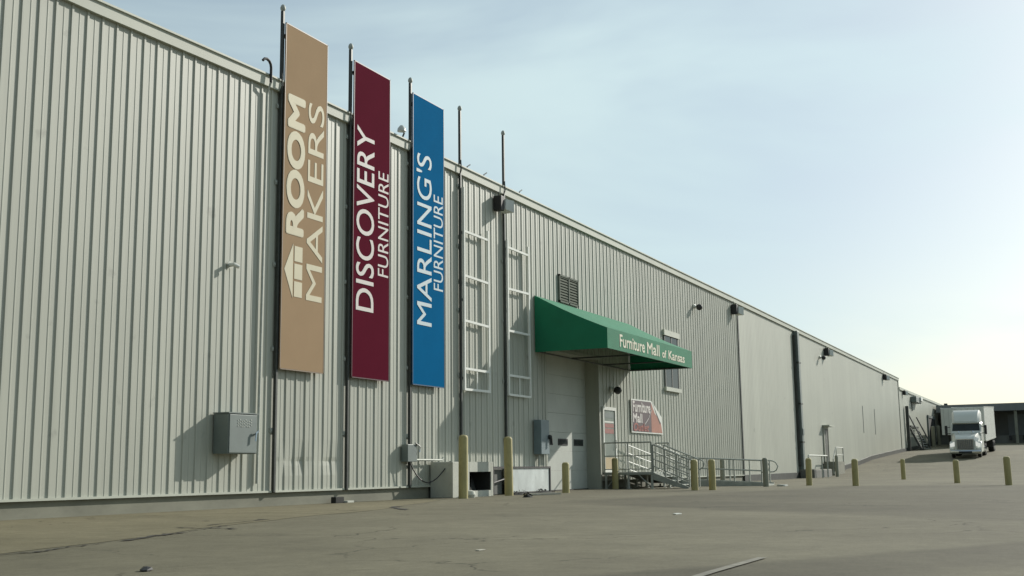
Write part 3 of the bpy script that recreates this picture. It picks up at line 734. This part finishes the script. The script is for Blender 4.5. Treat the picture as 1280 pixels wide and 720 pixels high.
# ------------------------------------------------------------------ bollards
def bollard(h, r, m):
    mb = MB(); mb.lathe((0, 0, 0), [(r*1.02, -.1), (r, .02), (r, h-.06), (r*.93, h-.025), (r*.7, h+.008), (r*.2, h+.02)], 24)
    return mb.build('bollard', m, None, True)
BOL = [
 ((27.0, -1.3), 1.64, 'tall', 'tall faded yellow bollard in front of the concrete bin'),
 ((30.12, -1.1), 1.66, 'tall', 'tall faded yellow bollard in front of the black steel frame'),
 ((33.52, -1.4), .93, 'std', 'short yellow bollard standing before the roller door'),
 ((39.9, -.6), 1.1, 'std', 'yellow bollard between roller door and entrance landing'),
 ((36.97, -4.5), .98, 'std', 'yellow bollard at the foot of the stairs, left of two close together'),
 ((37.3, -5.0), .98, 'std', 'yellow bollard right of the one at the foot of the stairs'),
 ((48.0, -2.3), 1.08, 'grey', 'dull grey yellow bollard behind the ramp handrail'),
 ((43.26, -5.3), 1.05, 'grey', 'dull bollard at the low end of the ramp by the white paper'),
 ((45.6, -6.4), 1.03, 'std', 'yellow bollard on the open lot in front of the dark block at the downpipe foot'),
 ((77.1, -1.6), 1.36, 'grey', 'slim grey bollard near the far side door steps'),
 ((44.15, -8.4), .97, 'std', 'yellow bollard out on the lot, right of the far side door'),
 ((63.6, -7.5), 1.05, 'std', 'yellow bollard far out on the lot, left of the truck'),
 ((49.7, -11.4), .91, 'std', 'yellow bollard out on the lot directly in front of the truck'),
 ((44.0, -13.6), .98, 'std', 'yellow bollard nearest the right edge of the photo'),
 ((139.2, -.9), 2.3, 'farp', 'thin far post by the outside stair, nearer the stair'),
 ((145.0, -.9), 2.3, 'farp', 'thin far post by the outside stair, nearer the dark loading door'),
]
protos = {'tall': bollard(1.65, .125, M['yellow']), 'std': bollard(1.0, .115, M['yellow']), 'grey': bollard(1.0, .105, M['greypost']), 'farp': bollard(2.3, .2, M['greypost'])}
hh = {'tall': 1.65, 'std': 1.0, 'grey': 1.0, 'farp': 2.3}; usedp = set()
for (x, y), h, k, lab in BOL:
    o = protos[k] if k not in usedp else protos[k].copy()
    if k in usedp: COL.objects.link(o)
    usedp.add(k)
    o.location = (x, y, gz(x)); o.scale = (1, 1, h/hh[k]); o.rotation_euler = (R(random.uniform(-1, 1)), R(random.uniform(-1, 1)), random.uniform(0, 6))
    tag(o, lab, 'bollard', 'bollards on the lot')

# ------------------------------------------------------------------ entrance landing, stairs and ramp (one bolted aluminium structure)
RP = thing('entrance_ramp', (42, -1.5, 0), 'aluminium landing with stairs, handrails and a ramp at the entrance door', 'ramp')
LX0, LX1, LY = 40.02, 42.1, -2.0; LZ = .6
mb = MB(); mb.box(LX0, LX1, LY, -.1, LZ-.10, LZ, .008)
mb.build('landing_deck', M['alu'], RP)
def leg(x, y, z, r=.035):
    mb = MB(); mb.box(x-r, x+r, y-r, y+r, 0, z); mb.box(x-.08, x+.08, y-.08, y+.08, 0, .015); mb.build('leg', M['galv'], RP)
for x in (LX0+.05, LX1-.05):
    for y in (-.18, -1.05, LY+.05): leg(x, y, LZ-.1)
mb = MB()
for a, b in (((LX0+.05, -.2, .05), (LX0+.05, -.62, .5)), ((LX0+.05, LY+.07, .05), (LX0+.05, -1.45, .5)), ((LX1-.05, LY+.07, .05), (LX1-.05, -1.45, .5)), ((LX0+.1, LY+.05, .35), (LX1-.1, LY+.05, .35))): mb.tube([a, b], .022, 6)
mb.build('diagonal_brace', M['galv'], RP)
def railing(name, p0, p1, h0=1.07, n=3, mids=(.5,), base=0, picks=0, mt='galv', loop=0):
    """handrail between two floor points with posts"""
    p0 = Vector(p0); p1 = Vector(p1); mb = MB(); up = Vector((0, 0, 1))
    mb.tube([p0+up*h0, p1+up*h0], .026)
    for m_ in mids: mb.tube([p0+up*h0*m_, p1+up*h0*m_], .02, 6)
    for k in range(n+1):
        q = p0+(p1-p0)*(k/n); mb.box(q.x-.024, q.x+.024, q.y-.024, q.y+.024, q.z+base, q.z+h0)
    for k in range(picks):
        q = p0+(p1-p0)*((k+.5)/picks); mb.tube([q+up*.1, q+up*h0], .009, 5)
    if loop:
        d = (p1-p0).normalized()
        pts = [p1+up*h0]+[p1+up*(h0*.75+h0*.25*math.cos(a))+d*(.05+loop*math.sin(a)) for a in (.3, .8, 1.57, 2.3, 2.8)]+[p1+up*h0*.5]
        mb.tube(pts, .024)
    return mb.build(name, M[mt], RP)
railing('handrail', (LX0+.03, -.14, LZ), (LX0+.03, LY+.03, LZ), 1.07, 2, (.55, .1))
# stairs leave the landing away from the wall
SX0, SX1 = 40.05, 41.3; NS = 4
for k in range(NS-1):
    z = LZ-(k+1)*LZ/NS; y1 = LY-.02-k*.32
    mb = MB(); mb.box(SX0+.05, SX1-.05, y1-.32, y1-.01, z-.04, z, .006); mb.build('stair_tread', M['alu'], RP)
for x in (SX0, SX1-.05):
    mb = MB(); mb.prism([(x, LY-.01, LZ-.02), (x, LY-.01, LZ-.28), (x, LY-1.12, 0.0), (x, LY-1.32, 0.0), (x, LY-1.32, .06)], (.045, 0, 0)); mb.build('stringer', M['alu'], RP)
    rr = railing('stair_rail', (x+.02, LY-.02, LZ), (x+.02, LY-1.35, .05), .98, 3, (.74, .48, .22), 0)
    mb = MB(); e = Vector((x+.02, LY-1.35, 1.03)); mb.tube([e]+[e+Vector((0, -.02-.17*math.sin(a), -.17+.17*math.cos(a))) for a in (.4, .9, 1.57, 2.2, 2.8)]+[e+Vector((0, 0, -.38))], .024); mb.build('rail_loop', M['galv'], RP)
# ramp first along the wall, then a low leg out from it
def deck(pa, pb, wv, th=.1):
    pa, pb, wv = Vector(pa), Vector(pb), Vector(wv); mb = MB()
    d = Vector((0, 0, -th)); a = [pa, pb, pb+wv, pa+wv]
    mb.loft([a, [p+d for p in a]]); return mb.build('ramp_deck', M['alu'], RP)
deck((LX1+.01, -.16, LZ-.01), (45.0, -.16, .24), (0, -1.24, 0))
deck((45.01, -.16, .24), (46.4, -.16, .24), (0, -1.24, 0))
deck((45.05, -1.41, .235), (45.05, -4.85, .07), (1.3, 0, 0), .065)
mb = MB()
for x in (45.03, 46.35): mb.prism([(x, -1.41, .28), (x, -4.85, .12), (x, -4.85, .0), (x, -1.41, .0)], (.05, 0, 0))
mb.build('ramp_kerb', M['galv'], RP)
railing('handrail', (LX1+.05, -.2, LZ), (45.0, -.2, .24), 1.05, 4, (.7, .4, .12), 0, 0, 'white')
railing('handrail', (LX1+.05, -1.38, LZ), (45.0, -1.38, .24), 1.05, 4, (.7, .4, .12), 0, 0, 'galv')
railing('handrail', (46.38, -.2, .24), (46.38, -1.38, .24), 1.0, 1, (.55,))
railing('handrail', (46.38, -1.45, .24), (46.38, -4.7, .08), .9, 4, (.55,), 0, 0, 'galv', .28)
railing('handrail', (45.05, -1.45, .24), (45.05, -4.7, .08), .9, 3, (.55,), 0, 0, 'galv', .28)
railing('handrail', (LX1-.03, -1.42, LZ), (LX1-.03, LY+.03, LZ), 1.07, 1, (.55, .1), 0, 5)
for x, z in ((43.2, .38), (44.3, .26), (46.0, .14)):
    for y in (-.22, -1.34): leg(x, y, z-.03, .03)

# ------------------------------------------------------------------ far side door steps and dark block
BK = thing('rubble_block', (75.5, -.5, 0), 'dark concrete block at the foot of the square downpipe', 'block')
mb = MB(); mb.box(73.0, 78.6, -1.0, -.1, -.1, .53, .04); mb.build('block', M['dockwall'], BK)
mb = MB(); mb.box(73.05, 78.55, -.95, -.15, .531, .56); mb.build('cap', M['conc'], BK)
ST = thing('door_steps', (81.5, -.8, 0), 'small concrete steps with a pale handrail at the far side door', 'steps')
mb = MB(); z = gz(82)
mb.box(80.6, 83.2, -1.0, -.1, z-.2, z+.85)
for k in range(3): mb.box(80.6-.35*(k+1), 80.599-.35*k, -1.0, -.1, z-.2, z+.63-.22*k)
mb.build('treads', M['conc'], ST)
mb = MB(); mb.tube([(79.4, -.95, z), (79.4, -.95, z+1.0), (80.6, -.95, z+1.8), (83.1, -.95, z+1.8), (83.1, -.95, z+.85)], .035); mb.tube([(80.6, -.95, z+.85), (80.6, -.95, z+1.8)], .03); mb.tube([(80.6, -.95, z+1.3), (83.1, -.95, z+1.3)], .025)
mb.build('handrail', M['galv'], ST)
BR = thing('guard_rail', (72, -1.5, 0), 'pale low guard rail loop standing in front of the dark block', 'guard rail')
mb = MB(); mb.tube([(69.0, -1.5, 0), (69.0, -1.5, 1.3), (69.1, -1.5, 1.38), (74.5, -1.5, 1.38), (74.6, -1.5, 1.3), (74.6, -1.5, 0)], .045); mb.build('loop', M['galv'], BR)
mb = MB(); mb.tube([(72.9, -1.5, 0), (72.9, -1.5, 1.34)], .04); mb.build('post', M['galv'], BR)
# exterior steel stair on the far wing
XS = thing('outside_stair', (128, -1, gz(128)), 'steel outside stair with sloping side rails on the far wing wall', 'stair')
zg = gz(128)
for x in (125.0, 131.0):
    mb = MB(); mb.prism([(x, -.25, zg+2.3), (x, -.25, zg+1.9), (x, -1.15, zg-.2), (x, -1.45, zg-.2)], (.12, 0, 0)); mb.build('stringer', M['steel'], XS)
    mb = MB(); mb.tube([(x, -.2, zg+3.5), (x, -1.3, zg+1.0), (x, -1.45, zg-.2)], .07); mb.build('handrail', M['steel'], XS)
for k in range(8):
    mb = MB(); mb.box(125.13, 130.99, -.45-.12*k, -.2-.12*k, zg+2.0-.27*k, zg+2.05-.27*k); mb.build('tread', M['alu'], XS)
mb = MB(); mb.box(123.3, 123.6, -.4, -.1, gz(123), 6.7); mb.build('post', M['steel'], XS)
mb = MB(); mb.box(125.0, 131.2, -.35, -.1, zg+2.301, zg+2.45); mb.build('platform', M['steel'], XS)

# ------------------------------------------------------------------ semi truck
TK = thing('semi_truck', (0, 0, 0), 'white long-nosed semi truck with headlights on facing the camera', 'truck')
def rs(x, hw, z0, z1, c=.12, top=None):
    """chamfered section across the truck at local x"""
    t = hw if top is None else top
    return [(x, -hw, z0), (x, hw, z0), (x, hw, z1-c*1.6), (x, t-c, z1), (x, -t+c, z1), (x, -hw, z1-c*1.6)]
mb = MB(); mb.loft([rs(.12, .78, .62, 1.50, .10), rs(.3, .86, .6, 1.66, .16), rs(1.2, .98, .6, 1.86, .18), rs(2.05, 1.12, .6, 2.02, .16)]); mb.build('hood', M['truck'], TK, True)
for s in (-1, 1):
    mb = MB(); pts = []
    for k in range(11):
        a = math.pi*k/10; pts.append((1.25-.80*math.cos(a), 0, .62+.72*math.sin(a)))
    poly = [(.28, 0, .42), (.22, 0, .75)]+pts[2:]+[(2.0, 0, .42)]
    mb.prism([(x, s*.86, z) for x, y, z in poly], (0, s*.36, 0)); mb.build('fender', M['truck'], TK, True, .05)
    mb = MB(); mb.prism([(.17, s*.70, .98), (.17, s*1.14, .90), (.17, s*1.17, 1.16), (.17, s*.80, 1.34)], (.1, 0, 0)); mb.build('headlight', M['lamp'], TK)
    mb = MB(); mb.box(2.05, 2.28, s*1.42, s*1.62, 1.85, 2.62, .04); mi = mb.build('mirror', M['black'], TK)
    mb = MB(); mb.tube([(2.25, s*1.2, 2.5), (2.2, s*1.45, 2.45)], .025); mb.tube([(2.25, s*1.2, 1.95), (2.2, s*1.45, 1.98)], .025); mb.build('mirror_arm', M['black'], mi)
    mb = MB(); mb.lathe((1.6, s*.55, 2.06), [(.12, 0), (.10, .08), (.02, .12)], 10); mb.build('hood_mirror', M['chrome'], TK, True)
    mb = MB(); mb.lathe((3.3, s*1.02, .62), [(.32, -.6), (.32, .75)], 16, 'x'); mb.build('fuel_tank', M['chrome'], TK, True)
    mb = MB(); mb.lathe((4.15, s*1.0, 3.2), [(.075, -2.2), (.075, .5)], 12); mb.build('exhaust_stack', M['chrome'], TK, True)
mb = MB(); mb.loft([rs(2.06, 1.17, .72, 2.0, .05), rs(2.35, 1.19, .72, 2.15, .06), rs(2.72, 1.20, .72, 2.82, .10, 1.12), rs(4.3, 1.22, .72, 2.95, .10)]); mb.build('cab', M['truck'], TK, True)
mb = MB(); mb.loft([rs(2.75, 1.0, 2.80, 2.95, .1), rs(3.1, 1.06, 2.82, 3.35, .16), rs(3.6, 1.12, 2.85, 3.72, .16), rs(4.28, 1.16, 2.88, 3.86, .14)]); mb.build('roof_fairing', M['truck'], TK, True)
mb = MB(); mb.prism([(2.335, -1.09, 2.05), (2.335, 1.09, 2.05), (2.68, 1.02, 2.72), (2.68, -1.02, 2.72)], (-.03, 0, .012)); ws = mb.build('windshield', M['glass'], TK)
mb = MB(); mb.prism([(2.30, -.02, 2.05), (2.30, .02, 2.05), (2.645, .02, 2.73), (2.645, -.02, 2.73)], (-.01, 0, 0)); mb.build('centre_post', M['black'], ws)
mb = MB(); mb.box(2.55, 2.75, -1.08, 1.08, 2.80, 2.86, .02); mb.build('sun_visor', M['truck'], TK)
mb = MB(); mb.box(.06, .118, -.62, .62, .72, 1.48, .03); gr = mb.build('grille', M['grille'], TK)
mb = MB()
for k in range(9): mb.box(.045, .06, -.58+k*.145-.008, -.58+k*.145+.012, .75, 1.45)
mb.box(.04, .0595, -.65, .65, 1.48, 1.54); mb.build('grille_bars', M['chrome'], gr)
mb = MB(); mb.box(-.02, .35, -1.18, 1.18, .34, .66, .07); bp_ = mb.build('bumper', M['chrome'], TK, True)
mb = MB(); mb.box(-.03, -.0205, -.5, .5, .40, .56); mb.build('bumper_slot', M['black'], bp_)
def wheel(x, y, par, w=.28):
    mb = MB(); mb.lathe((x, y, .51), [(.30, -w/2), (.46, -w/2), (.51, -w/2+.06), (.51, w/2-.06), (.46, w/2), (.30, w/2)], 24, 'y'); t = mb.build('wheel', M['tyre'], par, True)
    mb = MB(); mb.lathe((x, y, .51), [(.31, -w/2-.004), (.16, -w/2-.03), (.1, -w/2-.05), (.1, w/2+.05), (.16, w/2+.03), (.31, w/2+.004)], 16, 'y'); mb.build('rim', M['chrome'], t, True)
for y in (-1.0, 1.0):
    wheel(1.25, y, TK)
    for x in (5.6, 6.9): wheel(x, y, TK, .5)
mb = MB(); mb.box(.6, 7.6, -.42, .42, .62, .86); mb.box(5.2, 6.6, -.5, .5, .861, 1.05); mb.build('chassis', M['black'], TK)
TR = thing('semi_trailer', (0, 0, 0), 'pale box trailer coupled behind the white truck', 'trailer', 'box trailers')
def trailer_parts(root):
    mb = MB(); mb.box(5.0, 18.6, -1.29, 1.29, 1.22, 4.12, .03); bx = mb.build('box', M['trailer'], root)
    mb = MB()
    for s in (-1, 1):
        mb.box(5.0, 18.6, s*1.292, s*1.305, 1.2, 1.32); mb.box(5.0, 18.6, s*1.292, s*1.305, 4.04, 4.14)
        for k in range(23): mb.box(5.3+k*.58, 5.33+k*.58, s*1.291, s*1.297, 1.33, 4.03)
    for k in range(5): mb.box(4.988, 4.998, -1.0+k*.5-.01, -1.0+k*.5+.01, 1.3, 4.0)
    mb.build('side_posts', M['alu'], bx)
    for y in (-1.0, 1.0):
        for x in (15.6, 16.9): wheel(x, y, root, .5)
    mb = MB(); mb.box(15.0, 18.4, -.5, .5, .6, 1.21); mb.box(18.4, 18.55, -1.2, 1.2, .5, .62); mb.build('bogie', M['black'], root)
    for y in (-.9, .9):
        mb = MB(); mb.box(8.2, 8.4, y-.08, y+.08, .15, 1.21); mb.box(8.1, 8.5, y-.15, y+.15, .1, .15); mb.build('landing_leg', M['steel'], root)
    mb = MB(); mb.box(14.9, 14.95, -1.2, -.65, .4, 1.1); mb.box(14.9, 14.95, .65, 1.2, .4, 1.1); mb.build('mud_flap', M['black'], root)
trailer_parts(TR)
tx, ty = 100.9, -7.45
pit = math.atan2(gz(119)-gz(101), 18)
TK.location = (tx, ty, gz(tx+.3)+.02); TK.rotation_euler = (0, -pit, R(1.0))
TR.location = TK.location; TR.rotation_euler = (0, -pit, R(0.2))
# a second trailer backed to the dock behind
T2 = copy_tree(TR); T2.location = (128.5, -3.75, gz(133.5)-.05); T2.rotation_euler = (0, -math.atan2(gz(147)-gz(133), 14), 0)
tag(T2, 'box trailer parked without a tractor behind and left of the truck', 'trailer', 'box trailers')

# ------------------------------------------------------------------ dock building across the end of the lot
DK = thing('dock_building', (152, -30, 3.2), 'low dark loading dock building across the end of the lot behind the truck', 'building')
mb = MB(); mb.box(149.6, 165, -95, -.3, 7.05, 7.93); mb.build('roof_fascia', M['dockfascia'], DK)
mb = MB(); mb.box(153.2, 165, -95, -.3, 3.0, 7.04); mb.build('back_wall', M['dockwall'], DK)
mb = MB(); mb.box(150.6, 153.19, -95, -.3, 2.9, 4.15); mb.build('dock_platform', M['dockwall'], DK)
k = 0
yc = -5.1
while yc > -94:
    mb = MB(); mb.box(149.9, 150.35, yc-.16, yc+.16, 3.0, 7.04); mb.build('column', M['greypost'], DK)
    if k % 2 == 1:
        mb = MB(); mb.box(153.1, 153.19, yc+.35, yc+2.4, 4.16, 6.7); dd_ = mb.build('dock_door', M['dockfascia'], DK)
        mb = MB(); mb.box(150.35, 150.59, yc+.5, yc+.75, 3.6, 4.1); mb.box(150.35, 150.59, yc+2.0, yc+2.25, 3.6, 4.1); mb.build('dock_bumper', M['black'], DK)
    yc -= 1.35 if k % 2 == 0 else 2.7
    k += 1
mb = MB(); mb.box(156, 165.5, -95.3, -.1, 7.931, 8.0); mb.build('roof', M['roof'], DK)
VB = thing('roof_vent', (151.5, -2.0, 7.93), 'small dark roof vent on the left corner of the dock building', 'vent')
mb = MB(); mb.box(151, 151.5, -1.5, -1.1, 7.93, 8.2, .04); mb.build('cowl', M['steel'], VB)

# ------------------------------------------------------------------ camera
F = Vector((0.8873185437741758, 0.4338449510537891, 0.15634692296176267))
Rt = Vector((0.44089875031446535, -0.8974787616196642, -0.011839105235474146))
Up = Vector((-0.13518170677136288, -0.07943822056648328, 0.9876312445784673))
cd = bpy.data.cameras.new('camera'); co = bpy.data.objects.new('camera', cd); COL.objects.link(co)
m4 = Matrix(((Rt.x, Up.x, -F.x, 0), (Rt.y, Up.y, -F.y, -16), (Rt.z, Up.z, -F.z, .72), (0, 0, 0, 1)))
co.matrix_world = m4
cd.sensor_width = 36; cd.sensor_fit = 'HORIZONTAL'; cd.lens = 1438.94/1280*36; cd.clip_end = 6000; cd.clip_start = .05
SC.camera = co

# ------------------------------------------------------------------ light
to_sun = Vector((2.5, -1.0, 1.3)).normalized()
sl = bpy.data.lights.new('sun', 'SUN'); sl.energy = 4.7; sl.angle = R(.6); sl.color = (1.0, .955, .87)
so = bpy.data.objects.new('sun', sl); COL.objects.link(so); so.location = (60, -40, 40)
so.rotation_euler = (-to_sun).to_track_quat('-Z', 'Y').to_euler()
W = bpy.data.worlds.new('World'); SC.world = W; W.use_nodes = True
nt = W.node_tree; N = nt.nodes; L = nt.links; bg = N['Background']
sky = N.new('ShaderNodeTexSky'); sky.sky_type = 'NISHITA'; sky.sun_disc = False
sky.sun_elevation = math.asin(to_sun.z); sky.sun_rotation = math.atan2(to_sun.x, to_sun.y)
sky.air_density = 1.0; sky.dust_density = 1.2; sky.ozone_density = 1.2
tc = N.new('ShaderNodeTexCoord'); mp = N.new('ShaderNodeMapping'); mp.inputs['Scale'].default_value = (1.0, 1.0, 3.2); mp.inputs['Rotation'].default_value = (0, 0, R(30))
L.new(tc.outputs['Generated'], mp.inputs[0])
nz = N.new('ShaderNodeTexNoise'); nz.inputs['Scale'].default_value = 1.7; nz.inputs['Detail'].default_value = 5; nz.inputs['Roughness'].default_value = .5; nz.inputs['Distortion'].default_value = .6
L.new(mp.outputs[0], nz.inputs['Vector'])
mr = N.new('ShaderNodeMapRange'); mr.interpolation_type = 'SMOOTHSTEP'
mr.inputs['From Min'].default_value = .36; mr.inputs['From Max'].default_value = .68; mr.inputs['To Min'].default_value = .36; mr.inputs['To Max'].default_value = .96
L.new(nz.outputs['Fac'], mr.inputs['Value'])
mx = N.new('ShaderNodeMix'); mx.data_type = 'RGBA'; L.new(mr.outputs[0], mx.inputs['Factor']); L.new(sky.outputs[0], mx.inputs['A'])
# thin high cloud scatters more light towards the sun than away from it
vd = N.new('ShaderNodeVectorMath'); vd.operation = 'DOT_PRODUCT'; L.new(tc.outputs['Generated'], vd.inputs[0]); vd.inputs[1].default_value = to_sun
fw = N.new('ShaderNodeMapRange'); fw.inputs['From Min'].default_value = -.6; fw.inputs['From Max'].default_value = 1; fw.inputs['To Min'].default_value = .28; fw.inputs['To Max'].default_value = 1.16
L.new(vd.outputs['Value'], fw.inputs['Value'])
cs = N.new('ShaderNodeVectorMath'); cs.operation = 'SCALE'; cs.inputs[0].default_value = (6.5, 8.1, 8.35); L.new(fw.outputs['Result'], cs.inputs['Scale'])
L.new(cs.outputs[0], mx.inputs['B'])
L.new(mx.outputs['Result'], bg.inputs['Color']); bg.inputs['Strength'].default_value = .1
SC.view_settings.view_transform = 'Standard'; SC.view_settings.look = 'None'; SC.view_settings.exposure = 0; SC.view_settings.gamma = 1
SC.view_settings.use_curve_mapping = False
SC.cycles.max_bounces = 6
